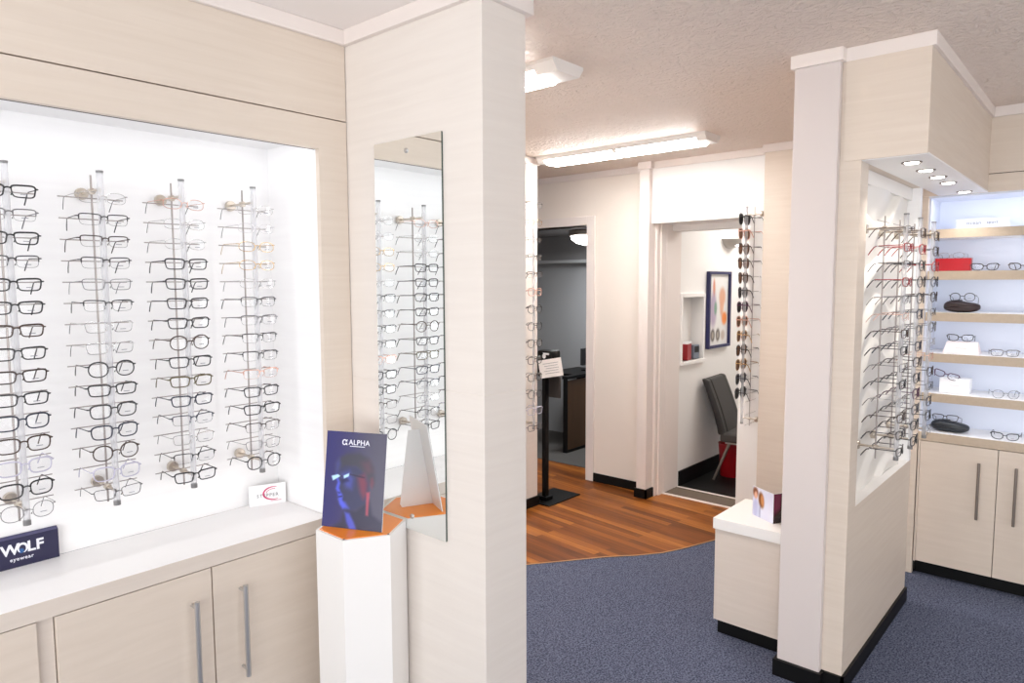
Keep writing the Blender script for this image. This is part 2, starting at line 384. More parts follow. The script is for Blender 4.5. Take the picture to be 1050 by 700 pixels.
def glasses_meshes(style, col, lens='lens', tipcol=None):
    key = (style, col, lens, tipcol)
    if key in gcache: return gcache[key]
    ol = lens_outline(style); rr = RIMR[style]; fm = M['f_' + col]
    lc = LC + (.002 if style == 'sun' else 0)
    fr = MB(); lenses = []
    hw = max(x for x, z in ol); top = max(z for x, z in ol)
    hz = .0085 if style not in ('round', 'thinround', 'sun', 'square') else .009
    for s in (1, -1):
        pts = [(s * (lc + x), wrap(lc + x), z) for x, z in ol]
        if style == 'semi':
            up = [p for p, (x, z) in zip(pts, ol) if z > -.002]
            up.sort(key=lambda p: s * p[0]); fr.tube(up, rr, 6)
            fr.tube(pts, .00045, 5, closed=True)
        else: fr.tube(pts, rr, 6, closed=True)
        if style in ('rect', 'square', 'cat', 'round', 'sun'):
            brow = [p for p, (x, z) in zip(pts, ol) if z > .0045]; brow.sort(key=lambda p: s * p[0])
            fr.tube([(p[0], p[1] - .0002, p[2] + rr * .35) for p in brow], rr * 1.25, 6)
        # end piece out to the hinge
        xo = lc + hw
        fr.tube([(s * (xo - .001), wrap(xo), hz), (s * (xo + .004), wrap(xo) + .001, hz), (s * (xo + .0055), wrap(xo) + .005, hz)], max(rr, .0011) * 1.15, 6)
        # nose pad arm
        fr.tube([(s * .0105, .001, -.001), (s * .0085, .006, -.004), (s * .0078, .008, -.009)], [.0005, .0006, .0016], 6)
        L = MB(); n = len(pts)
        L.add([(s * lc, wrap(lc) - .0006, 0)] + [(p[0], p[1] - .0002, p[2]) for p in pts], [(0, 1 + i, 1 + (i + 1) % n) for i in range(n)])
        if s == 1 and lens == 'lens':
            L.add([(lc - .007, wrap(lc) - .0012, -.0075), (lc + .007, wrap(lc) - .0012, -.0075), (lc + .007, wrap(lc) - .0012, -.0058), (lc - .007, wrap(lc) - .0012, -.0058)], [(0, 1, 2, 3)], 1)
        lenses.append(L.mesh('lens', [M[lens], M['lens_print']]))
    bz = .004 if style not in ('sun', 'square', 'rect', 'semi') else .0075
    xi = lc - hw
    fr.tube([(-xi - .001, wrap(xi), bz - .002), (-xi * .5, -.0008, bz + .001), (0, -.001, bz + .0016), (xi * .5, -.0008, bz + .001), (xi + .001, wrap(xi), bz - .002)], max(rr, .0009) * 1.1, 6)
    frm = fr.mesh('frame', [fm], True)
    temples = []
    tr = max(.0009, rr * .85); xo = lc + hw + .0055; y0 = wrap(lc + hw) + .004
    for s in (1, -1):
        T = MB()
        T.tube([(s * xo, y0, hz), (s * (xo - .0005), .04, hz), (s * (xo - .002), .098, hz - .0005)], [tr * 1.15, tr, tr], 6, 0, flat=.7)
        T.tube([(s * (xo - .002), .096, hz - .0005), (s * (xo - .003), .106, hz - .005), (s * (xo - .0045), .118, hz - .020), (s * (xo - .006), .126, hz - .032)], [tr, tr * 1.2, tr * 1.45, tr * 1.3], 6, 1, flat=.7)
        temples.append(T.mesh('temple', [fm, M['f_' + (tipcol or col)]], True))
    gcache[key] = (frm, lenses, temples)
    return gcache[key]
def place_glasses(style, col, label, loc, rz=0.0, tilt=0.0, group=None, lens='lens', tip=None, scale=1.0, cat='glasses', name='spectacles', roll=0.0):
    frm, lenses, temples = glasses_meshes(style, col, lens, tip)
    t = bpy.data.objects.new(name, None); C.objects.link(t); t.empty_display_size = .02
    t.matrix_world = Matrix.Translation(loc) @ Matrix.Rotation(rz, 4, 'Z') @ Matrix.Rotation(tilt, 4, 'X') @ Matrix.Rotation(roll, 4, 'Y') @ (Matrix.Diagonal((*scale, 1)) if isinstance(scale, tuple) else Matrix.Scale(scale, 4))
    tag(t, label, cat, group)
    link('frame', frm, t)
    for L in lenses: link('lens', L, t)
    for T in temples: link('temple', T, t)
    return t

ORD = ['topmost', 'second from the top', 'third from the top', 'fourth from the top', 'fifth from the top', 'sixth from the top', 'seventh from the top', 'eighth from the top',
       'seventh from the bottom', 'sixth from the bottom', 'fifth from the bottom', 'fourth from the bottom', 'third from the bottom', 'second from the bottom', 'lowest']
STY = {'rect': 'rectangular', 'square': 'square', 'round': 'round', 'cat': 'cat-eye', 'sun': 'oversized', 'semi': 'half-rim', 'thinrect': 'slim rectangular', 'thinround': 'thin round', 'oval': 'thin oval', 'rimless': 'rimless'}
COL = {'black': 'black', 'charcoal': 'charcoal', 'grey': 'grey', 'silver': 'silver', 'gold': 'gold', 'rose': 'rose gold', 'tortoise': 'tortoiseshell', 'brown': 'brown', 'navy': 'navy', 'lilac': 'lilac', 'red': 'red', 'purple': 'purple', 'olive': 'olive', 'frost': 'frosted'}
def rowname(i, n):
    if i == 0: return 'topmost'
    if i == n - 1: return 'lowest'
    if i <= 7 and i < (n + 1) / 2: return ORD[i]
    return ['lowest', 'second from the bottom', 'third from the bottom', 'fourth from the bottom', 'fifth from the bottom', 'sixth from the bottom', 'seventh from the bottom', 'eighth from the bottom'][n - 1 - i]

def rack(loc, rz, z0, z1, bars, wall, label, group, tube_r=.0085, bar_w=.165, rod=.07):
    """Wall rack: clear tube in front (local origin), thin rod and cross bars behind, two stand-off knobs on the wall at local y = wall."""
    t = thing('eyewear_rack', label, 'display rack', (loc[0], loc[1], 0), rz, group)
    MB().cyl((0, 0, z0 + .012), (0, 0, z1), tube_r, 16).build('tube', M['acrylic'], t, True)
    MB().cyl((0, 0, z1), (0, 0, z1 + .005), tube_r * 1.1, 16).cyl((0, 0, z0), (0, 0, z0 + .012), tube_r * 1.1, 16).build('end_cap', M['cap'], t, True)
    MB().cyl((0, rod, z0 - .005), (0, rod, z1 + .0), .0028, 8).build('rod', M['rod'], t, True)
    for zz in (z1 - .045, z0 + .04):
        MB().lathe([(.006, 0), (.016, 0), (.017, .004), (.017, .014), (.014, .017), (.004, .018)], (0, wall - .018, zz), 18, 0, 'y').cyl((0, .006, zz), (0, wall - .016, zz), .0042, 10).lathe([(.004, -.009), (.009, -.008), (.009, .008), (.004, .009)], (0, rod, zz), 14, 0, 'y').build('standoff', M['knob'], t, True)
    for zb in bars:
        MB().cyl((-bar_w / 2, rod + .005, zb), (bar_w / 2, rod + .005, zb), .0016, 6).build('cross_bar', M['rod'], t, True)
    return t
def fill_rack(loc, rz, bars, items, where, group, scale=1.0, name='spectacles', cat='glasses', front=.012):
    n = len(items); rnd = random.Random(where)
    for i, it in enumerate(items):
        style, col = it[0], it[1]; lens = it[2] if len(it) > 2 and it[2] else 'lens'; tip = it[3] if len(it) > 3 else None
        z = bars[i] - .0065
        d = Vector((0, -front - .006, 0)); d.rotate(Matrix.Rotation(rz, 3, 'Z'))
        kind = 'sunglasses' if lens != 'lens' else 'spectacles'
        lab = f"{COL[col]} {STY[style]} {kind} {rowname(i, n)} on {where}"
        place_glasses(style, col, lab, Vector((loc[0], loc[1], z)) + d, rz + R(rnd.uniform(-3, 3)), R(rnd.uniform(-1.5, 1.5)), group, lens, tip, scale, cat, name)

zs = [1.786 - i * (1.786 - .966) / 14 for i in range(15)]
r1 = [('rect', 'black'), ('semi', 'grey'), ('rect', 'black'), ('semi', 'charcoal'), ('rect', 'black'), ('rect', 'black'), ('rect', 'tortoise'), ('rect', 'black'), ('rect', 'brown'), ('rect', 'black'), ('square', 'navy'), ('square', 'tortoise'), ('square', 'lilac'), ('square', 'black'), ('thinround', 'grey')]
r2 = [('rimless', 'silver', None, 'charcoal'), ('semi', 'charcoal', None, 'black'), ('semi', 'brown'), ('semi', 'charcoal', None, 'black'), ('thinrect', 'grey'), ('semi', 'black'), ('thinrect', 'silver', None, 'charcoal'), ('thinrect', 'silver', None, 'charcoal'), ('round', 'black'), ('rect', 'black'), ('square', 'charcoal'), ('square', 'navy'), ('round', 'tortoise'), ('square', 'lilac'), ('thinrect', 'charcoal', None, 'black')]
r3 = [('oval', 'rose', None, 'charcoal'), ('rimless', 'silver', None, 'charcoal'), ('rimless', 'silver', None, 'charcoal'), ('rect', 'charcoal'), ('rect', 'charcoal'), ('rect', 'charcoal'), ('rect', 'charcoal'), ('round', 'tortoise'), ('rect', 'black'), ('rect', 'olive'), ('rect', 'navy'), ('semi', 'navy'), ('thinrect', 'silver', None, 'grey'), ('semi', 'black'), ('rect', 'black')]
r4 = [('rimless', 'silver', None, 'black'), ('rimless', 'frost', None, 'charcoal'), ('oval', 'gold'), ('oval', 'gold'), ('rimless', 'silver', None, 'grey'), ('semi', 'charcoal'), ('semi', 'grey'), ('semi', 'charcoal'), ('semi', 'charcoal'), ('semi', 'rose'), ('rect', 'charcoal'), ('rect', 'black'), ('semi', 'brown'), ('thinrect', 'grey', None, 'brown'), ('round', 'black')]
names4 = ['the fourth rack from the mirror', 'the third rack from the mirror', 'the second rack from the mirror', 'the first rack from the mirror']
NX = [.494, .711, .930, 1.157]
for x, it, nm in zip(NX, (r1, r2, r3, r4), names4):
    rack((x, 2.12), 0, .920, 1.850, zs, .16, 'clear tube eyewear rack in the white niche, ' + nm.replace('the ', '').replace(' rack', ''), 'racks in the lit niche')
    fill_rack((x, 2.12), 0, zs, it, nm, 'spectacles in the lit niche', (1.08, 1.0, 1.03))

# ------------------------------------------------------------------ mirror, plinth, poster
t = thing('wall_mirror', 'tall frameless wall mirror fixed to the pale pillar', 'mirror', (1.4145, 1.659, .762))
mb = MB(); mb.box(-.006, 0, -.156, .156, 0, 1.221)
o = mb.build('glass', [M['mirror'], M['mirror_edge']], t)
for pl in o.data.polygons: pl.material_index = 0 if pl.normal.x < -.9 else 1
for zz in (.045, 1.185): MB().lathe([(.002, -.005), (.006, -.0045), (.008, -.001), (.008, 0)], (-.006, 0, zz), 16, 0, 'x').build('screw_cap', M['steel'], t, True)

t = thing('display_plinth', 'white hexagonal plinth with an orange top beside the mirror', 'plinth', (1.2865, 1.757, 0))
hexp = lambda r: [(r * math.cos(R(30 + 60 * k)), r * math.sin(R(30 + 60 * k))) for k in range(6)]
MB().prism(hexp(.1395 / math.cos(R(30)) * math.cos(R(30))), 0, .79).build('body', M['white'], t)
mb = MB(); ho, hi = hexp(.139), hexp(.129)
mb.prism(hi, .7895, .7915)
mb.build('top_panel', M['orange'], t)
for k in (3, 4): MB().lathe([(.0005, -.0025), (.003, -.002), (.003, 0)], (.1315 * math.cos(R(30 + 60 * k)), .1315 * math.sin(R(30 + 60 * k)), .7925), 10).build('screw', M['steel_dark'], t)

def smooth(a, b_, x):
    t = max(0, min(1, (x - a) / (b_ - a))); return t * t * (3 - 2 * t)
def blob(u, v, cx, cy, rx, ry, rot=0.0, soft=.35):
    du, dv = u - cx, (v - cy); c, s = math.cos(rot), math.sin(rot)
    x = (du * c + dv * s) / rx; y = (-du * s + dv * c) / ry
    return 1 - smooth(1 - soft, 1 + soft, math.hypot(x, y))
def mixc(a, b_, t): return tuple(x + (y - x) * t for x, y in zip(a, b_))
def K(x, y):
    """Sketch units of the showcard artwork (332 x 526) to u, V."""
    t_ = (y - 62) / 526; x0 = 140 - 32 * t_; return ((x - x0) / 332, (1 - (y - 62 - (x - x0) * .069) / 526) * 1.43)
def pmask(pts, u, V, soft=.03):
    inside = False; dmin = 9; n_ = len(pts)
    for i in range(n_):
        (ax, ay), (bx_, by) = pts[i], pts[(i + 1) % n_]
        if (ay > V) != (by > V) and u < (bx_ - ax) * (V - ay) / (by - ay) + ax: inside = not inside
        dx, dy = bx_ - ax, by - ay; q = max(0, min(1, ((u - ax) * dx + (V - ay) * dy) / (dx * dx + dy * dy + 1e-9)))
        dmin = min(dmin, math.hypot(u - ax - q * dx, V - ay - q * dy))
    return smooth(-soft, soft, dmin if inside else -dmin)
PM = lambda *p: [K(*q) for q in p]
ART = [
    (PM((186, 250), (205, 215), (250, 190), (320, 188), (370, 215), (395, 265), (400, 330), (392, 365), (372, 350), (345, 300), (300, 262), (240, 262), (200, 290), (186, 300)), (.25, .25, .31), .05, 1),      # hair
    (PM((190, 290), (240, 262), (300, 262), (345, 300), (372, 345), (372, 410), (350, 455), (310, 490), (262, 500), (222, 488), (208, 468), (200, 435), (196, 405), (186, 382), (196, 345), (186, 318)), (.22, .23, .36), .03, 1),   # face
    (PM((232, 500), (300, 500), (372, 440), (385, 520), (438, 560), (438, 622), (150, 600), (215, 560)), (.20, .20, .30), .04, 1),         # neck and shoulders
    (PM((190, 300), (204, 330), (212, 352), (206, 378), (214, 400), (226, 418), (224, 446), (240, 478), (226, 488), (208, 468), (201, 436), (196, 405), (186, 382), (197, 346), (187, 318)), (.33, .37, .86), .022, .95),   # lit profile
    (PM((218, 300), (262, 285), (285, 330), (275, 385), (245, 375), (228, 340)), (.30, .33, .74), .06, .65),
    (PM((200, 440), (240, 455), (262, 490), (225, 492)), (.34, .38, .88), .03, .8),
    (PM((236, 508), (262, 515), (285, 560), (300, 600), (262, 604), (245, 560)), (.33, .37, .85), .03, .85),
    (PM((188, 245), (206, 218), (214, 250), (200, 292), (188, 296)), (.27, .29, .66), .05, .6),
    (PM((196, 398), (214, 404), (206, 410)), (.10, .10, .25), .012, .8), (PM((200, 424), (224, 420), (222, 427), (202, 430)), (.12, .11, .26), .010, .9),
    (PM((215, 330), (250, 322), (262, 340), (222, 352)), (.13, .13, .26), .03, .7),
    (PM((308, 322), (345, 300), (362, 350), (358, 410), (338, 438), (322, 400)), (.52, .22, .30), .06, .8),
    (PM((378, 322), (392, 318), (398, 350), (386, 382), (376, 360)), (.50, .24, .32), .03, .6),
    (PM((330, 240), (375, 232), (392, 290), (360, 300)), (.42, .26, .33), .08, .6),
    (PM((356, 402), (374, 398), (368, 470), (364, 526), (352, 522), (354, 460)), (.74, .31, .39), .022, .9),
    (PM((163, 312), (200, 304), (213, 314), (171, 338)), (.74, .89, 1.0), .010, 1), (PM((229, 311), (263, 297), (259, 315), (234, 326)), (.74, .89, 1.0), .010, 1),
    (PM((212, 312), (230, 311), (230, 315), (212, 317)), (.16, .16, .30), .008, .9), (PM((263, 299), (345, 318), (345, 324), (263, 306)), (.14, .13, .22), .010, .8),
]
def poster_col(u, v):
    c = mixc((.20, .19, .42), (.31, .30, .38), smooth(.05, .85, u)); V = v * 1.43  # background greys towards the right: glare sheen painted into the print
    for pts, col, soft, amt in ART:
        c = mixc(c, col, amt * pmask(pts, u, V, soft))
    return c
pb = Vector((1.239, 1.746, .7916)); pang = math.atan2(1.651 - 1.841, 1.282 - 1.196)
t = thing('advertising_poster', 'dark blue showcard with a blue and red lit face standing on the plinth', 'poster', pb, pang)
W_, H_ = .208, .296; lean = math.atan2(.049, .292)
tilt = Matrix.Rotation(-lean, 4, 'X')
o = Bx(-W_ / 2, W_ / 2, 0, .003, 0, H_).build('board', M['card'], t); o.matrix_local = tilt
o2 = printed('print', W_, H_, 84, 120, poster_col, t, -.0006); o2.matrix_local = tilt
tm = text_mesh('ALPHA', .0225, M['sign_white'], 'lettering', t, tilt @ Matrix.Translation((.010, -.0010, H_ * .890)) @ ROT_XZ, bold=.0002, spacing=1.08)
tm = text_mesh('\u03b1', .031, M['sign_white'], 'symbol', t, tilt @ Matrix.Translation((-.040, -.0010, H_ * .893)) @ ROT_XZ, bold=.0004)
o = Bx(-.022, .030, -.0011, -.0009, H_ * .848, H_ * .855).build('underline', M['sign_white'], t); o.matrix_local = tilt
# easel strut behind the board
bk = lambda z: .0035 + z * math.tan(lean)
MB().prism([(bk(.004), .0005), (.112, .0005), (.118, .012), (.086, .262), (bk(.262), .262)], .004, .0065, 0, 0).build('easel_wing', M['card'], t)

# signs on the niche worktop
t = thing('brand_sign', 'navy block sign with white lettering on the niche worktop', 'sign', (.495, 2.262, .765))
mb = MB(); w = .105
mb.add([(-w, 0, 0), (w, 0, 0), (w, 0, .083), (-w, 0, .083), (-w, .014, 0), (w, .014, 0), (w, .014, .089), (-w, .014, .089)], [(0, 1, 2, 3), (1, 5, 6, 2), (5, 4, 7, 6), (4, 0, 3, 7), (0, 4, 5, 1)])
mb.add([(-w, 0, .083), (w, 0, .083), (w, .014, .089), (-w, .014, .089)], [(0, 1, 2, 3)], 1)
mb.build('block', [M['navy'], M['navy_top']], t)
bx = .0205
text_mesh('W', .041, M['sign_white'], 'lettering', t, Matrix.Translation((bx - .032, -.0006, .051)) @ ROT_XZ, bold=.0012)
text_mesh('LF', .041, M['sign_white'], 'lettering', t, Matrix.Translation((bx + .0275, -.0006, .051)) @ ROT_XZ, bold=.0012, spacing=1.05)
mb = MB()
mb.tube([(bx - .003 + .0104 * math.cos(R(a)), -.0006, .051 + .0128 * math.sin(R(a))) for a in range(-75, 245, 16)], [.0010 + .0022 * abs(math.sin(k * .16)) for k in range(20)], 6, flat=.2)
mb.build('emblem', M['sign_white'], t)
MB().lathe([(.0005, -.0008), (.0065, -.0006), (.0065, 0)], (bx - .006, 0, .044), 16, 0, 'y').build('emblem', M['sign_blue'], t)
text_mesh('eyewear', .0145, M['sign_white'], 'lettering', t, Matrix.Translation((bx - .006, -.0006, .0235)) @ ROT_XZ, bold=.0002, spacing=1.15)

t = thing('brand_card', 'small white brand card with a pink swirl at the niche corner', 'sign', (1.236, 2.235, .765), R(-20))
Bx(-.062, .062, 0, .004, 0, .073).build('card', M['card'], t)
text_mesh('STEPPER', .0165, M['print_grey'], 'lettering', t, Matrix.Translation((.0, -.0006, .034)) @ ROT_XZ, spacing=1.25)
mb = MB()
mb.tube([(.022 + .036 * math.cos(R(a)), -.0006, .040 + .023 * math.sin(R(a))) for a in range(75, 300, 9)], [.0008 + .0022 * math.sin(PI * k / 24) for k in range(25)], 6, flat=.2)
mb.tube([(.022 + .026 * math.cos(R(a)), -.0006, .042 + .014 * math.sin(R(a))) for a in range(80, 180, 9)], .001, 6, flat=.3)
mb.box(.010, .046, -.0006, 0, .012, .0135)
mb.build('swirl', M['pink'], t)

# ------------------------------------------------------------------ partition, column, soffit on the right
mb = MB()
PF = .715
mb.box(2.69, 3.70, PF, .945, 0, .695)
mb.box(2.69, 2.785, PF, .945, .695, CEIL)
mb.box(2.785, 3.70, .775, .945, .695, CEIL)
mb.box(2.785, 3.70, PF, .775, 1.9705, CEIL)
mb.box(3.665, 3.70, PF, .775, .695, 1.9705, 1)
struct('wall_partition', mb, [M['lam'], M['white_lam']])
mb = MB(); mb.box(2.785, 3.665, PF + .001, .775, .6935, .6965); struct('trim_5', mb, M['white'])
mb = MB(); mb.box(2.66, 2.69, .787, .9455, 0, CEIL, 0, .003); mb.box(2.69, 2.75, .9455, .9475, 0, CEIL)
struct('wall_column', mb, M['column'])
# wavy relief panel
mb = MB(); nx, nz = 150, 190; x0, x1, z0, z1 = 2.786, 3.664, .697, 1.915
vs = []
for j in range(nz + 1):
    for i in range(nx + 1):
        x = x0 + (x1 - x0) * i / nx; z = z0 + (z1 - z0) * j / nz
        a = 30 * (z - .45 * (x - x0)) + 2.6 * math.sin(6.5 * (x - x0) + 2.3 * z) + 1.3 * math.sin(11 * (x - x0) - 5 * z + 1)
        q = (a / (2 * PI)) % 1.0
        h = (q / .78) ** 1.2 if q < .78 else (.5 + .5 * math.cos(PI * (q - .78) / .22))
        h *= .72 + .28 * math.sin(4.3 * (x - x0) - 3.1 * z)
        vs.append((x, .770 - .032 * h, z))
mb.add(vs, [(j * (nx + 1) + i, j * (nx + 1) + i + 1, (j + 1) * (nx + 1) + i + 1, (j + 1) * (nx + 1) + i) for j in range(nz) for i in range(nx)])
struct('wall_wave_panel', mb, M['wave'], True)
struct('trim_6', Bx(2.786, 3.664, .750, .770, 1.915, 1.9695), M['white'])
# soffit with downlights
mb = MB(); mb.box(2.695, 4.06, .51, PF, 1.975, CEIL, 0, .001); mb.box(2.684, 2.695, .51, .774, 1.972, CEIL); mb.box(2.6945, 4.06, .5095, PF, 1.9695, 1.9755, 1)
struct('wall_soffit', mb, [M['lam'], M['white_lam']])
mb = MB()
mb.box(2.645, 2.69, .775, .957, 2.318, CEIL, 0, .003)
mb.box(2.682, 2.70, .498, .78, 2.318, CEIL, 0, .003)
mb.box(2.70, 4.06, .498, .51, 2.318, CEIL)
struct('trim_7', mb, M['trim'])
for i, x in enumerate((2.849, 3.085, 3.317, 3.545, 3.957)):
    t = thing('downlight', ['first small round downlight from the column in the soffit', 'second small round downlight from the column in the soffit', 'middle one of the five small soffit downlights', 'fourth small round downlight from the column in the soffit', 'small round soffit downlight set apart beside the shelves'][i], 'downlight', (x, .59, 1.9695), 0, 'downlights in the soffit')
    MB().lathe([(.024, -.002), (.032, -.004), (.034, -.001), (.034, 0)], (0, 0, 0), 24).build('bezel', M['steel_dark'], t, True)
    MB().lathe([(.001, -.0052), (.023, -.005), (.024, -.001)], (0, 0, 0), 24).build('lens', M['led'], t, True)
mb = MB()
mb.box(2.645, 2.69, .777, .957, 0, .066); mb.box(2.678, 2.69, PF - .01, .79, 0, .066); mb.box(2.678, 3.708, PF - .01, PF, 0, .066); mb.box(3.70, 3.708, PF, .945, 0, .066)
struct('baseboard_partition', mb, M['black_skirt'])
# racks on the wave panel
zr = [1.735 - i * (1.735 - .925) / 13 for i in range(14)]
q1 = [('semi', 'tortoise'), ('rect', 'red'), ('semi', 'charcoal'), ('rect', 'red', None, 'charcoal'), ('oval', 'grey', None, 'charcoal'), ('rimless', 'rose'), ('rect', 'tortoise', None, 'black'), ('rect', 'black'), ('thinrect', 'brown'), ('rect', 'black'), ('oval', 'silver', None, 'charcoal'), ('rect', 'tortoise'), ('rect', 'charcoal'), ('rect', 'black')]
q2 = [('square', 'tortoise'), ('square', 'red'), ('round', 'black'), ('round', 'black'), ('round', 'charcoal'), ('square', 'navy'), ('round', 'grey'), ('square', 'navy'), ('square', 'brown'), ('square', 'black'), ('square', 'purple'), ('square', 'charcoal'), ('square', 'black'), ('square', 'black')]
q3 = [('square', 'tortoise'), ('square', 'brown'), ('round', 'red'), ('round', 'charcoal'), ('round', 'brown'), ('oval', 'charcoal'), ('round', 'grey'), ('thinrect', 'silver'), ('oval', 'rose'), ('square', 'brown'), ('thinrect', 'charcoal'), ('square', 'charcoal'), ('square', 'black'), ('thinround', 'grey')]
for x, it, nm in zip((2.855, 3.087, 3.342), (q1, q2, q3), ('the first rack from the column', 'the second rack from the column', 'the rack beside the shelves')):
    rack((x, .60), 0, .88, 1.785, [1.765] + zr, .145, 'clear tube eyewear rack on the wavy white panel, ' + {'the first rack from the column': 'first from the column', 'the second rack from the column': 'middle of three', 'the rack beside the shelves': 'last before the shelves'}[nm], 'racks on the wave panel')
    fill_rack((x, .60), 0, zr, it, nm, 'spectacles on the wave panel')

# ------------------------------------------------------------------ shelves and cabinets on the far right
XF = 4.08
mb = MB()
mb.box(XF, 4.40, .76, .95, 0, 1.97); mb.box(4.06, 4.40, -2.6, .95, 1.97, CEIL)      # end stile and bulkhead
mb.box(4.0585, 4.062, -2.6, .51, 2.0535, 2.0565, 1)
struct('wall_right', mb, [M['lam'], M['gap']])
struct('wall_shelf_back', Bx(4.335, 4.40, -.60, .76, .60, 1.97), M['shelf_white'])
struct('wall_shelf_lining', MB().box(XF + .02, 4.335, .752, .76, .765, 1.97).box(XF, 4.335, -.60, .76, 1.962, 1.97), M['shelf_white'])
struct('wall_far_right', MB().box(XF, 4.40, -2.6, -.60, 0, 1.97).box(XF, 4.33, -.60, .062, 0, .7195), M['lam'])
struct('trim_8', Bx(4.045, 4.06, -2.6, .498, 2.318, CEIL, bev=.003), M['trim'])
shn = ['first', 'second', 'third', 'fourth', 'fifth']
for i, z in enumerate((1.803, 1.594, 1.385, 1.176, .970)):
    mb = MB(); mb.box(XF + .002, 4.334, -.598, .751, z - .044, z, 0); mb.box(XF, XF + .002, -.598, .751, z - .044, z, 1)
    tag(mb.build('wall_shelf', [M['white_lam'], M['lam_shelf']]), ['topmost wood-edged white shelf, with only a sign card on it', 'wood-edged white shelf carrying the red case', 'wood-edged white shelf carrying the brown-black oval case', 'wood-edged white shelf carrying the pale pink stand', 'lowest wood-edged white shelf, carrying the white box'][i], 'shelf', 'display shelves')
mb = MB(); mb.box(XF + .002, 4.334, -.598, .758, .7205, .765, 0); mb.box(XF, XF + .002, -.598, .758, .7205, .7645, 1)
tag(mb.build('counter', [M['white_lam'], M['lam_shelf']]), 'white counter with wood edge above the far cabinets', 'counter')
t = thing('base_cabinet', 'pale wood base cabinet with long bar handles under the display shelves', 'cabinet', (XF, .41, 0))
MB().box(.0205, .30, -.345, .345, .07, .72).box(.045, .30, -.345, .345, 0, .07, 1).build('body', [M['gap'], M['black_skirt']], t)
MB().box(0, .0195, .337, .345, .07, .72).build('side_panel', M['lam_door'], t)
for k in (0, 1):
    y0, y1 = ((.0015, .3355) if k == 0 else (-.3355, -.0015))
    d = Bx(0, .0195, y0, y1, .075, .717, bev=.001).build('door', M['lam_door'], t)
    bar_handle(d, (0, .074 if k == 0 else -.077, .36), .285, (-1, 0, 0), .0065, .03, 'steel_dark')
struct('baseboard_right', MB().box(XF + .03, XF + .044, -2.6, .064, 0, .07).box(XF + .03, XF + .044, .756, .95, 0, .07), M['black_skirt'])

# goods on the shelves
def blob_case(name, mat, label, loc, rz, L, D, Hh, n=2.6, lid=True):
    """Moulded clam-shell spectacle case."""
    t = thing(name, label, 'glasses case', loc, rz)
    for part, sgn, zc in (('base', -1, 0), ('lid', 1, 0)):
        mb = MB(); rings = 9; k = 40; vs = []
        for j in range(rings + 1):
            f = j / rings; s = math.cos(f * PI / 2) ** (2 / n) if f < 1 else .001
            h = math.sin(f * PI / 2) ** (2 / n)
            for i in range(k):
                a = 2 * PI * i / k; c, s_ = math.cos(a), math.sin(a)
                x = L / 2 * math.copysign(abs(c) ** (2 / 2.6), c); y = D / 2 * math.copysign(abs(s_) ** (2 / 2.6), s_)
                hh = h * Hh * (.5 if sgn > 0 else .47) * (1 - (.22 * (x / (L / 2)) if sgn > 0 else 0))
                vs.append((x * s, y * s, Hh * .5 + sgn * hh + (.0004 * sgn)))
        fs = [(j * k + i, j * k + (i + 1) % k, (j + 1) * k + (i + 1) % k, (j + 1) * k + i) for j in range(rings) for i in range(k)]
        fs += [tuple(range(k)), tuple(rings * k + i for i in range(k))]
        mb.add([(x, y, z - Hh * .03) for x, y, z in vs], fs); mb.build(part, M[mat], t, True)
    return t
FR = R(-90)     # local -Y -> world -X
XS = 4.17
G = 'spectacles on the display shelves'
blob_case('glasses_case', 'case_black', 'black moulded glasses case on the white counter', (XS, .632, .7655), FR, .172, .075, .058)
place_glasses('rect', 'charcoal', 'charcoal rectangular spectacles resting on the black moulded case', (XS - .025, .652, .839), FR, R(-12), G)
place_glasses('cat', 'black', 'black cat-eye spectacles standing on the white counter', (XS - .06, .392, .7835), FR, R(2), G)
t = thing('display_box', 'plain white display box on the lowest shelf', 'box', (XS, .618, .9705), FR)
Bx(-.066, .066, -.03, .05, 0, .076, bev=.002).build('block', M['card'], t)
Bx(-.022, .022, -.0304, -.0300, .039, .0405).build('printed_line', M['f_frost'], t)
place_glasses('cat', 'purple', 'dark purple cat-eye spectacles leaning on the white display box', (XS - .035, .655, 1.062), FR + R(6), R(-6), G, roll=R(16))
place_glasses('thinround', 'charcoal', 'thin charcoal round spectacles on the lowest shelf', (XS - .05, .398, .9900), FR + R(14), 0, G)
t = thing('display_stand', 'pale pink wedge stand below black cat-eye spectacles', 'stand', (XS, .598, 1.1765), FR)
mb = MB(); mb.add([(-.079, -.035, 0), (.079, -.035, 0), (.079, .05, 0), (-.079, .05, 0), (-.067, .0, .058), (.067, .0, .058), (.067, .03, .058), (-.067, .03, .058)], [(3, 2, 1, 0), (0, 1, 5, 4), (1, 2, 6, 5), (2, 3, 7, 6), (3, 0, 4, 7), (4, 5, 6, 7)])
mb.build('wedge', M['pinkcard'], t)
o = Bx(-.024, .024, -.0004, .0004, -.0008, .0008).build('printed_line', M['f_rose'], t); o.location = (0, -.0193, .026)
place_glasses('cat', 'black', 'black cat-eye spectacles standing on the pale pink wedge', (XS - .012, .606, 1.2545), FR + R(4), 0, G)
place_glasses('rect', 'grey', 'grey rectangular spectacles beside the pale pink wedge', (XS - .05, .412, 1.1925), FR + R(10), 0, G)
blob_case('glasses_case', 'case_brown', 'brown-black oval glasses case on the third shelf down', (XS, .607, 1.3855), FR, .160, .08, .058)
place_glasses('round', 'charcoal', 'charcoal round spectacles resting on the brown-black oval case', (XS - .025, .604, 1.4625), FR, R(-8), G)
t = thing('glasses_case', 'red leather flap case on the second shelf', 'glasses case', (XS, .652, 1.5945), FR)
Bx(-.077, .077, -.026, .03, 0, .062, bev=.004).build('body', M['redleather'], t)
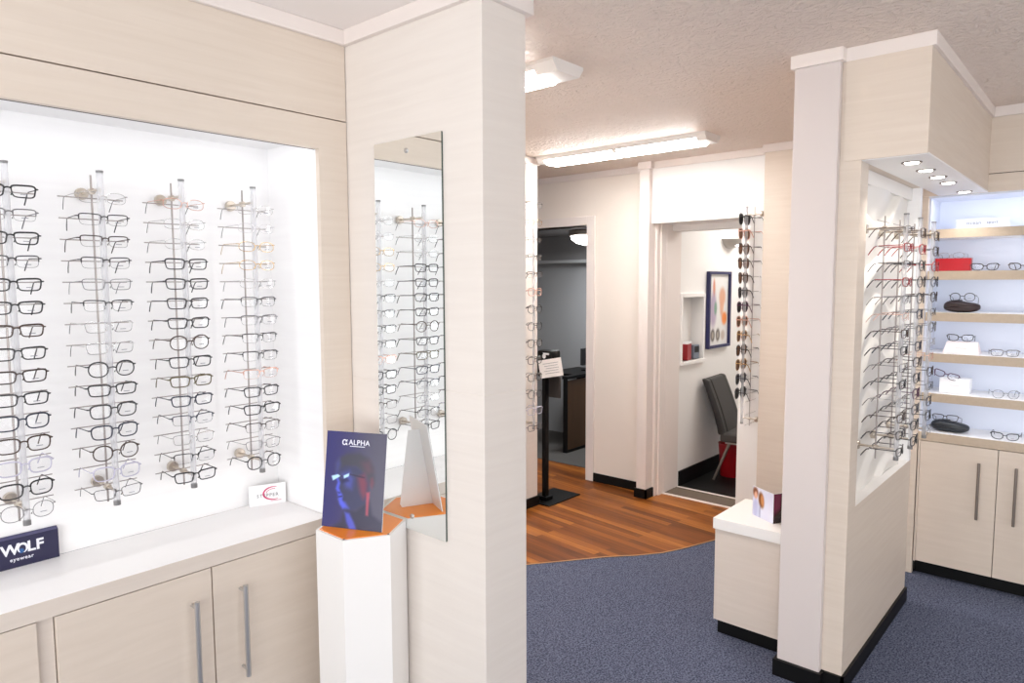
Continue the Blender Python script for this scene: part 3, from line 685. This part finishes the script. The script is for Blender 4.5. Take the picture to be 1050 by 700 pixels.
mb = MB(); mb.prism([(-.0275, .030), (-.0275, .064), (.031, .064), (.031, .061), (-.0245, .061), (-.0245, .030)], -.078, .078, 0, 0)
mb.build('flap', M['redleather'], t)
place_glasses('oval', 'silver', 'silver oval spectacles lying on the red leather case', (XS - .02, .662, 1.672), FR, 0, G, 'lens', 'charcoal')
place_glasses('cat', 'black', 'black cat-eye spectacles beside the red leather case', (XS - .05, .512, 1.612), FR + R(14), R(4), G)
place_glasses('cat', 'brown', 'brown cat-eye spectacles on the red case shelf, second from the case', (XS - .05, .362, 1.612), FR - R(8), R(4), G)
t = thing('shelf_sign', 'low white sign card with grey lettering on the topmost shelf', 'sign', (XS, .54, 1.8035), FR)
Bx(-.110, .110, 0, .006, 0, .050).build('card', M['shelf_white'], t)
text_mesh('ocean', .024, M['f_grey'], 'lettering', t, Matrix.Translation((-.035, -.0006, .030)) @ ROT_XZ, spacing=1.1)
text_mesh('sport', .020, M['print_grey'], 'lettering', t, Matrix.Translation((.042, -.0006, .030)) @ ROT_XZ, spacing=1.1)

# ------------------------------------------------------------------ low cabinet behind the partition
t = thing('low_cabinet', 'low pale wood cabinet with white top beside the column', 'cabinet', (2.80, .949, 0))
Bx(.0, .335, 0, .328, .066, .475).build('body', M['lam_edge'], t)
Bx(-.008, .34, 0, .336, .4755, .523, bev=.002).build('top', M['white'], t)
Bx(.022, .33, 0, .318, 0, .066).build('plinth', M['black_skirt'], t)
def couple(u, v):
    c = (.85, .85, .92)
    c = mixc(c, (.72, .74, .86), .6 * blob(u, v, .2, .2, .2, .35))
    c = mixc(c, (.52, .32, .22), blob(u, v, .13, .82, .13, .17)); c = mixc(c, (.88, .66, .55), blob(u, v, .15, .72, .075, .13))
    c = mixc(c, (.50, .30, .16), blob(u, v, .42, .62, .13, .26, .15)); c = mixc(c, (.80, .54, .34), blob(u, v, .47, .62, .075, .20, .15))
    c = mixc(c, (.70, .70, .84), .7 * blob(u, v, .14, .28, .10, .3)); c = mixc(c, (.40, .42, .55), .6 * blob(u, v, .36, .2, .025, .25))
    return c
def woman(u, v):
    c = mixc((.40, .10, .25), (.22, .07, .13), smooth(.1, .9, u))
    c = mixc(c, (.16, .09, .09), blob(u, v, .66, .55, .30, .50)); c = mixc(c, (.15, .09, .10), blob(u, v, .45, .1, .5, .35))
    c = mixc(c, (.72, .44, .36), blob(u, v, .66, .66, .13, .20)); c = mixc(c, (.62, .38, .32), blob(u, v, .60, .36, .08, .16))
    c = mixc(c, (.08, .06, .08), blob(u, v, .67, .72, .13, .035))
    return c
A, Bp, Cc = Vector((2.944, 1.172)), Vector((2.880, 1.057)), Vector((2.975, 1.003))
t = thing('photo_card', 'small folded photo card with two portraits on the low cabinet top', 'photo card', (Bp.x, Bp.y, .5232))
for nm, P, Q, fn in (('photo_panel', A, Bp, couple), ('photo_panel', Bp, Cc, woman)):
    d = Q - P; w = d.length; ang = math.atan2(d.y, d.x); mid = (P + Q) / 2 - Bp
    m4 = Matrix.Translation((mid.x, mid.y, 0)) @ Matrix.Rotation(ang, 4, 'Z')
    o = Bx(-w / 2, w / 2, 0, .003, 0, .128).build('card_panel', M['card'], t); o.matrix_local = m4
    o2 = printed('photo_print', w, .128, 30, 30, fn, t, -.0005); o2.matrix_local = m4

# ------------------------------------------------------------------ far walls and openings
XH = 4.31
mb = MB()
mb.box(XH, 4.68, 1.665, 2.555, 1.947, CEIL); mb.box(XH, 4.68, 1.665, 1.832, 0, 1.947)
struct('wall_header', mb, M['white'])
mb = MB(); mb.box(4.27, 4.36, 2.48, 2.555, 0, 1.947); mb.box(4.27, XH, 2.48, 2.555, 1.947, CEIL)
struct('wall_post', mb, M['trim'])
mb = MB(); mb.box(4.36, 4.40, 2.462, 2.52, 0, 1.947); mb.box(4.40, 4.47, 2.449, 2.52, 0, 1.947); mb.box(4.47, 4.68, 2.447, 2.56, 0, 1.947)
struct('door_2', mb, M['trim'])
struct('trim_9', MB().box(4.55, 4.68, 1.832, 2.447, 1.905, 1.947).box(XH - .006, XH, 1.672, 1.70, 0, 2.318), M['white'])
mb = MB(); mb.box(4.228, 4.68, .95, 1.665, 0, CEIL)
struct('wall_back_right', mb, M['lam'])
mb = MB(); mb.box(4.40, 4.55, 2.555, 3.083, 0, CEIL); mb.box(4.40, 4.55, 3.083, 3.95, 1.972, CEIL); mb.box(4.40, 4.55, 3.95, 5.2, 0, CEIL)
struct('wall_back', mb, M['cream'])
mb = MB(); mb.box(4.385, 4.56, 3.012, 3.083, 0, 2.04, 0, .003); mb.box(4.385, 4.56, 3.95, 4.02, 0, 2.04, 0, .003); mb.box(4.386, 4.559, 3.083, 3.95, 1.972, 2.04, 0, .003)
struct('door_1', mb, M['trim'])
mb = MB(); mb.box(4.388, 4.40, 2.50, 5.2, 2.318, CEIL, 0, .003); mb.box(4.255, XH, 2.46, 2.567, 2.318, CEIL, 0, .003); mb.box(XH - .014, XH, 1.665, 2.47, 2.318, CEIL, 0, .003); mb.box(4.216, 4.228, .95, 1.677, 2.318, CEIL, 0, .003); mb.box(4.228, XH, 1.665, 1.677, 2.318, CEIL, 0, .003)
struct('trim_10', mb, M['trim'])
mb = MB(); mb.box(4.388, 4.40, 2.56, 3.012, 0, .066); mb.box(4.258, 4.27, 2.468, 2.567, 0, .066); mb.box(4.258, 4.36, 2.468, 2.48, 0, .066); mb.box(4.216, 4.228, .95, 1.665, 0, .066)
struct('baseboard_back', mb, M['black_skirt'])
struct('wall_side', Bx(1.60, 3.67, 2.985, 3.10, 0, CEIL), M['lam_pillar'])
struct('trim_11', MB().box(1.618, 3.68, 2.972, 2.985, 2.318, CEIL, 0, .003), M['trim'])
struct('baseboard_side', MB().box(1.612, 3.68, 2.973, 2.985, 0, .066).box(3.67, 3.68, 2.985, 3.10, 0, .066), M['black_skirt'])
struct('wall_passage', Bx(1.60, 4.40, 5.2, 5.3, 0, CEIL), M['cream'])
struct('wall_rear', MB().box(-2.1, -2.0, -2.6, -2.2, 0, CEIL).box(-2.1, -2.0, 1.7, 2.4, 0, CEIL).box(-2.1, -2.0, -2.2, 1.7, 0, .35).box(-2.1, -2.0, -2.2, 1.7, 2.25, CEIL), M['cream'])
struct('window_1', MB().box(-2.08, -2.02, -2.2, 1.7, .35, .40).box(-2.08, -2.02, -2.2, 1.7, 2.20, 2.25).box(-2.08, -2.02, -2.2, -2.15, .4, 2.2).box(-2.08, -2.02, 1.65, 1.7, .4, 2.2).box(-2.08, -2.02, -.28, -.22, .4, 2.2), M['white'])
struct('wall_front', MB().box(-2.1, -1.6, -2.7, -2.6, 0, CEIL).box(2.8, 6.7, -2.7, -2.6, 0, CEIL).box(-1.6, 2.8, -2.7, -2.6, 0, .35).box(-1.6, 2.8, -2.7, -2.6, 2.25, CEIL), M['cream'])
struct('window_added', MB().box(-1.6, 2.8, -2.68, -2.62, .35, .40).box(-1.6, 2.8, -2.68, -2.62, 2.20, 2.25).box(-1.6, -1.55, -2.68, -2.62, .4, 2.2).box(2.75, 2.8, -2.68, -2.62, .4, 2.2).box(.57, .63, -2.68, -2.62, .4, 2.2), M['white'])  # unseen window, added so light reaches the pillar end and soffit side

# racks on the side wall and on the back joinery
zl = [2.035 - i * .1095 for i in range(14)]
l1 = [('rimless', 'brown'), ('oval', 'gold'), ('rimless', 'brown'), ('semi', 'charcoal'), ('semi', 'brown'), ('square', 'rose'), ('round', 'black'), ('round', 'charcoal'), ('round', 'black'), ('square', 'charcoal'), ('square', 'brown'), ('round', 'charcoal'), ('square', 'lilac'), ('rect', 'grey')]
LX = 3.44
rack((LX, 2.828), 0, .59, 2.10, zl, .155, 'tall eyewear rack on the pale side wall behind the mirror pillar', 'racks at the back of the shop')
fill_rack((LX, 2.828), 0, zl, l1, 'the side wall rack', 'spectacles on the side wall', 1.28)
zq = [1.935 - i * .0905 for i in range(13)]
b1 = [('sun', 'black', 'lens_dark'), ('sun', 'rose', 'lens_brown'), ('sun', 'brown', 'lens_brown'), ('sun', 'charcoal', 'lens_brown'), ('sun', 'brown', 'lens_brown', 'black'), ('sun', 'charcoal', 'lens_dark'), ('sun', 'purple', 'lens_dark'), ('sun', 'rose', 'lens_brown'), ('sun', 'gold', 'lens_brown'), ('sun', 'black', 'lens_brown'), ('sun', 'gold', 'lens_brown'), ('sun', 'navy', 'lens_dark'), ('sun', 'black', 'lens_dark')]
rack((4.230, 1.770), PI, .645, 2.0, zq + [.80, .72, .655], .105, 'tall sunglasses rack standing before the white doorway jamb', 'racks at the back of the shop', rod=.05)
fill_rack((4.230, 1.770), PI, zq, b1, 'the doorway rack', 'sunglasses beside the doorway', (1.27, .80, 1.46), 'sunglasses', 'sunglasses')

# hand sanitiser stand
t = thing('sanitiser_stand', 'black hand sanitiser stand on the timber floor by the open doorway', 'sanitiser stand', (3.86, 2.985, 0))
Bx(-.185, .18, -.10, .14, 0, .008, bev=.002).build('base_plate', M['black'], t)
MB().box(-.101, -.061, .0, .03, .008, .90, 0, .002).box(-.12, -.04, -.02, .06, .008, .035, 0, .004).build('post', M['black'], t)
Bx(-.13, -.02, -.075, .055, .885, 1.075, bev=.022).build('dispenser', M['black'], t, True)
mb = MB(); mb.lathe([(.001, -.001), (.016, -.001), (.016, 0)], (-.131, -.012, 1.035), 16, 0, 'x'); mb.box(-.132, -.1305, -.055, -.004, 1.045, 1.058); mb.build('white_emblem', M['card'], t)
Bx(-.035, -.02, -.075, .06, .735, .885).build('drip_panel', M['sandwich'], t)
o = Bx(-.001, .001, -.078, .078, -.062, .062).build('notice', M['paper'], t); o.location = (-.158, -.092, .962); o.rotation_euler = (R(-9), 0, R(37))
mb = MB()
for k in range(5): mb.box(-.0016, -.0010, -.055 + .006 * (k % 2), .05 - .008 * (k % 3), .032 - .017 * k, .0345 - .017 * k)
mb.build('lettering', M['print_grey'], o)

# office beyond door 1
mb = MB(); mb.box(5.62, 5.72, 2.75, 5.2, 0, CEIL); struct('wall_office_back', mb, M['greywall'])
struct('wall_office_side', MB().box(4.55, 5.62, 2.60, 2.75, 0, CEIL).box(4.55, 5.72, 5.2, 5.3, 0, CEIL), M['greywall'])
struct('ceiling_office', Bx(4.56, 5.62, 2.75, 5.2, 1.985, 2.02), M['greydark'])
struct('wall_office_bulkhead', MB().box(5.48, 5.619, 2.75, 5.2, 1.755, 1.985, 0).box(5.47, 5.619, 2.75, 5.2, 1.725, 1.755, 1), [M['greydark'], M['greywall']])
t = thing('ceiling_lamp', 'white dome ceiling lamp seen through the dark office doorway', 'ceiling lamp', (5.02, 3.47, 1.985))
MB().lathe([(.19, 0), (.20, -.01), (.20, -.04), (.185, -.05)], n=36).build('base', M['steel_dark'], t, True)
MB().lathe([(.19, -.04), (.18, -.075), (.135, -.108), (.07, -.126), (.001, -.130)], n=36).build('diffuser', M['dome'], t, True)
t = thing('office_desk', 'dark brown office desk panel with black edges in the dark office', 'desk', (4.95, 3.687, 0))
Bx(.012, .62, .004, .03, .03, .655).build('panel', M['brownwood'], t)
MB().box(0, .012, -.004, .04, 0, .675).box(.62, .635, -.004, .04, 0, .675).box(.012, .62, -.002, .036, 0, .03).build('leg_frame', M['black'], t)
MB().box(-.01, .65, -.012, .045, .675, .70).box(.16, .65, .045, .35, .675, .70).build('top', M['black'], t)
Bx(.62, .635, .04, .34, 0, .675).build('leg', M['black'], t)
t = thing('computer_monitor', 'black computer monitor on the office desk edge', 'monitor', (5.46, 3.78, .70))
Bx(-.09, .09, -.05, .05, 0, .012, bev=.004).build('base', M['black'], t)
Bx(-.02, .02, -.01, .01, .012, .08).build('stem', M['black'], t)
Bx(-.16, .16, -.015, .012, .06, .22, bev=.006).build('screen', M['black_soft'], t)

# consulting room beyond opening 2
struct('wall_consulting_left', MB().box(4.68, 6.7, 2.45, 2.60, 0, .945).box(4.68, 6.7, 2.45, 2.60, 1.425, CEIL).box(5.06, 6.7, 2.45, 2.60, .945, 1.425).box(4.68, 4.705, 2.45, 2.60, .945, 1.425).box(4.70, 5.07, 2.545, 2.60, .945, 1.425), M['white'])
struct('wall_consulting', MB().box(6.6, 6.7, .8, 2.6, 0, CEIL).box(4.40, 6.7, .80, .90, 0, CEIL), M['white'])
struct('baseboard_consulting', MB().box(4.70, 6.6, 2.438, 2.45, 0, .115).box(6.588, 6.6, .9, 2.438, 0, .115), M['black_skirt'])
mb = MB(); mb.box(4.695, 5.075, 2.425, 2.55, .918, .945, 0, .003); mb.box(4.695, 5.075, 2.435, 2.55, 1.425, 1.455, 0, .003); mb.box(5.055, 5.075, 2.437, 2.55, .945, 1.425, 0, .002); mb.box(4.695, 4.712, 2.437, 2.55, .945, 1.425, 0, .002)
struct('trim_12', mb, M['white'])
t = thing('red_tin', 'small red box in the white wall recess', 'box', (4.86, 2.478, .9455), R(12))
Bx(-.055, .055, -.02, .02, 0, .125, bev=.003).build('box', M['redbin'], t); Bx(-.058, .058, -.022, .022, .125, .14, bev=.002).build('lid', M['card'], t)
t = thing('desk_clock', 'small grey upright gadget beside the red box in the recess', 'clock', (4.985, 2.47, .9455), R(-8))
Bx(-.038, .038, -.012, .018, 0, .11, bev=.006).build('body', plain('gadget_grey', rgb(120, 128, 140), .4), t); Bx(-.028, .028, -.0135, -.012, .05, .098).build('screen', M['black_soft'], t)
def feet(u, v):
    c = (.88, .87, .86)
    c = mixc(c, (.80, .50, .40), .9 * blob(u, v, .27, .80, .06, .13, .05)); c = mixc(c, (.62, .55, .66), .8 * blob(u, v, .25, .50, .16, .24)); c = mixc(c, (.35, .55, .42), .7 * blob(u, v, .36, .52, .07, .09))
    c = mixc(c, (.82, .60, .48), .9 * blob(u, v, .70, .68, .16, .13)); c = mixc(c, (.84, .62, .50), .9 * blob(u, v, .68, .55, .10, .15))
    c = mixc(c, (.90, .50, .22), .95 * blob(u, v, .82, .37, .13, .09))
    for cx in (.24, .50): 
        c = mixc(c, (.30, .27, .26), blob(u, v, cx, .14, .10, .085)); c = mixc(c, (.62, .58, .54), blob(u, v, cx, .14, .055, .055))
    c = mixc(c, (.70, .62, .56), .7 * blob(u, v, .76, .13, .10, .07))
    return c
t = thing('framed_picture', 'framed anatomy poster of feet in a navy frame on the white wall', 'picture', (5.31, 2.449, 1.012))
w, h = .40, .61; d = .03
MB().box(-w / 2, -w / 2 + .022, -d, 0, 0, h).box(w / 2 - .022, w / 2, -d, 0, 0, h).box(-w / 2 + .022, w / 2 - .022, -d, 0, 0, .022).box(-w / 2 + .022, w / 2 - .022, -d, 0, h - .022, h).build('frame', M['blueframe'], t)
o = printed('print', w - .044, h - .044, 36, 50, feet, t, -.010); o.location = (0, 0, .022)
t = thing('wall_light', 'frosted half-bowl wall light above the framed picture', 'wall light', (5.50, 2.449, 1.885))
mb = MB()
prof = [(.004, -.075), (.05, -.07), (.10, -.045), (.13, -.012), (.14, 0)]
n = 20; vs = []
for r, hh in prof:
    for k in range(n + 1):
        a = PI + PI * k / n; vs.append((r * math.cos(a), r * math.sin(a) * .9, hh))
mb.add(vs, [(i * (n + 1) + k, i * (n + 1) + k + 1, (i + 1) * (n + 1) + k + 1, (i + 1) * (n + 1) + k) for i in range(4) for k in range(n)])
mb.build('bowl', plain('frosted_bowl', rgb(190, 184, 176), .3), t, True)
MB().lathe([(.001, 0), (.03, 0), (.03, .03), (.001, .05)], (0, -.06, -.055), 14).build('bulb', M['dome'], t, True)
MB().box(-.05, .05, -.012, 0, -.06, -.02).build('bracket', M['steel'], t)

t = thing('dining_chair', 'charcoal leather high-back chair with steel legs against the white wall', 'chair', (5.24, 2.18, 0), R(6))
def slab(sect, w0, w1, bev):   # side section (y, z) swept over the chair's width
    mb = MB(); mb.prism(sect, -w0, w1, 0, 0); return mb
back = []
N = 12
for i in range(N + 1):
    f = i / N; z = .36 + .425 * f; y = .10 + .145 * f ** 1.25; back.append((y, z))
sect = [(y - .028, z) for y, z in back] + [(y + .028 - .006 * (k / N), z + .004) for k, (y, z) in list(enumerate(back))[::-1]]
for nm, xa, xb, dy in (('back_panel', -.15, .15, -.004), ('back_bolster', -.215, -.148, 0), ('back_bolster', .148, .215, 0)):
    mb = MB(); mb.prism([(y + dy, z) for y, z in sect], xa, xb, 0, 0); o = mb.build(nm, M['chairleather'], t)
    bv = o.modifiers.new('bevel', 'BEVEL'); bv.width = .014; bv.segments = 3
mb = Bx(-.215, .215, -.30, .115, .31, .385); o = mb.build('seat', M['seatleather'], t); bv = o.modifiers.new('bevel', 'BEVEL'); bv.width = .02; bv.segments = 3
Bx(-.18, .18, -.25, .08, .295, .309).build('seat_frame', M['steel'], t)
for sx in (-1, 1):
    for ya, yb in ((-.20, -.245), (.05, .16)):
        MB().tube([(sx * .165, ya, .30), (sx * .195, yb, .003)], [.013, .010], 10).build('leg', M['steel_dark'], t, True)
t = thing('waste_bin', 'red waste bin under the charcoal chair', 'bin', (5.24, 2.27, 0.002))
MB().lathe([(.080, 0), (.083, .004), (.100, .25), (.104, .26), (.098, .26), (.078, .012)], n=28).build('bin', M['redbin'], t, True)

# ------------------------------------------------------------------ ceiling battens
def batten(label, loc, L, segs):
    t = thing('ceiling_batten', label, 'ceiling light', loc)
    W = .095; H1 = .045
    mb = MB(); mb.prism([(-W, 0), (W, 0), (W, -.012), (W * .72, -H1), (-W * .72, -H1), (-W, -.012)], .0, L, 0, 1)
    mb.build('body', M['white'], t)
    for a, b_ in segs:
        MB().prism([(-W * .62, -H1), (W * .62, -H1), (W * .50, -H1 - .010), (-W * .50, -H1 - .010)], a, b_, 0, 1).build('diffuser', M['diffuser'], t)
        if True:
            MB().prism([(-W * 1.0, -.009), (-W * .99, -.010), (-W * .74, -H1 * .97), (-W * .75, -H1 * .97)], a, b_, 0, 1).build('side_diffuser', M['diffuser'], t)
    return t
batten('white batten ceiling light near the mirror pillar, partly hidden by it', (2.152, 1.600, CEIL), 1.25, [(.10, 1.15)])
batten('long double batten ceiling light above the timber floor', (3.70, 1.755, CEIL), 1.19, [(.06, .58), (.61, 1.13)])

# ------------------------------------------------------------------ lights
def area(name, loc, rot, sx, sy, power, col=(1, 1, 1), spread=None):
    l = bpy.data.lights.new(name, 'AREA'); l.shape = 'RECTANGLE'; l.size = sx; l.size_y = sy; l.energy = power; l.color = col
    if spread: l.spread = spread
    o = bpy.data.objects.new(name, l); C.objects.link(o); o.location = loc; o.rotation_euler = rot; return o
area('daylight_shopfront', (-2.2, -.25, 1.30), (0, R(-90), 0), 1.8, 3.8, 38, (.92, .97, 1.0))
area('added_ceiling_uplight', (-2.15, -.25, .95), (0, R(-128), 0), 1.0, 3.8, 46, (.98, .985, 1.0))  # added lamp tilted upward to brighten the ceiling
area('added_side_fill', (.6, -2.72, 1.30), (R(90), 0, 0), 4.2, 1.8, 17, (.95, .98, 1.0))  # fill lamp for the added side window, lights the pillar end and soffit
area('added_side_uplight', (.6, -2.68, .95), (R(128), 0, 0), 4.2, 1.0, 20, (1.0, .98, .96))  # added upward fill at the same made-up window
area('niche_led_strip', (.42, YL + .06, 2.006), (R(12), 0, 0), 1.7, .04, .8, (.98, .98, 1.0))
area('added_worktop_fill', (.42, YL + .10, 1.99), (0, 0, 0), 1.6, .03, .45, (.98, .99, 1.0), R(70))  # extra narrow lamp, added to whiten the worktop
area('niche_led_strip_side', (1.29, YL + .05, 1.40), (0, R(90), 0), 1.1, .03, .45, (1.0, .98, .98))
area('shelf_led', (XF + .03, .08, 1.955), (0, R(-20), 0), .03, 1.3, 1.1, (.82, .88, 1.0))
for z in (1.803, 1.594, 1.385, 1.176, .970):
    area('shelf_led', (XF + .025, .08, z - .050), (0, R(-20), 0), .015, 1.3, .5, (.82, .88, 1.0))
area('office_lamp_light', (5.02, 3.47, 1.84), (0, 0, 0), .3, .3, 13, (.97, .99, 1.0))
area('added_consulting_fill', (5.6, 1.7, 2.33), (0, 0, 0), .6, .6, 16, (1.0, .98, .95))  # unseen lamp added to brighten the consulting room
for x in (2.849, 3.085, 3.317, 3.545, 3.957):
    l = bpy.data.lights.new('downlight_beam', 'SPOT'); l.energy = 6; l.spot_size = R(120); l.spot_blend = .8; l.shadow_soft_size = .02; l.color = (1, .96, .9)
    o = bpy.data.objects.new('downlight_beam', l); C.objects.link(o); o.location = (x, .59, 1.96)
w = bpy.data.worlds.new('World'); sc.world = w; w.use_nodes = True
w.node_tree.nodes['Background'].inputs['Color'].default_value = (.9, .95, 1, 1); w.node_tree.nodes['Background'].inputs['Strength'].default_value = 1.0

# ------------------------------------------------------------------ camera
yaw, pit, rol, f = R(41.2157), R(4.9511), R(-.2011), 712.14
F = Vector((math.cos(yaw) * math.cos(pit), math.sin(yaw) * math.cos(pit), -math.sin(pit)))
Rt = Vector((math.sin(yaw), -math.cos(yaw), 0)); U = Rt.cross(F)
r2_ = math.cos(rol) * Rt + math.sin(rol) * U; u2 = -math.sin(rol) * Rt + math.cos(rol) * U
cam = bpy.data.cameras.new('camera'); cam.sensor_width = 36; cam.lens = f / 1050 * 36; cam.clip_start = .02
co = bpy.data.objects.new('camera', cam); C.objects.link(co)
mw = Matrix((r2_, u2, -F)).transposed().to_4x4(); mw.translation = (0, 0, 1.55); co.matrix_world = mw
sc.camera = co
vs_ = sc.view_settings; vs_.view_transform = 'Standard'; vs_.look = 'None'; vs_.gamma = 1; vs_.exposure = 0.25; vs_.use_curve_mapping = False
sc.cycles.use_denoising = True
sc.cycles.max_bounces = 10; sc.cycles.transparent_max_bounces = 24; sc.cycles.diffuse_bounces = 5
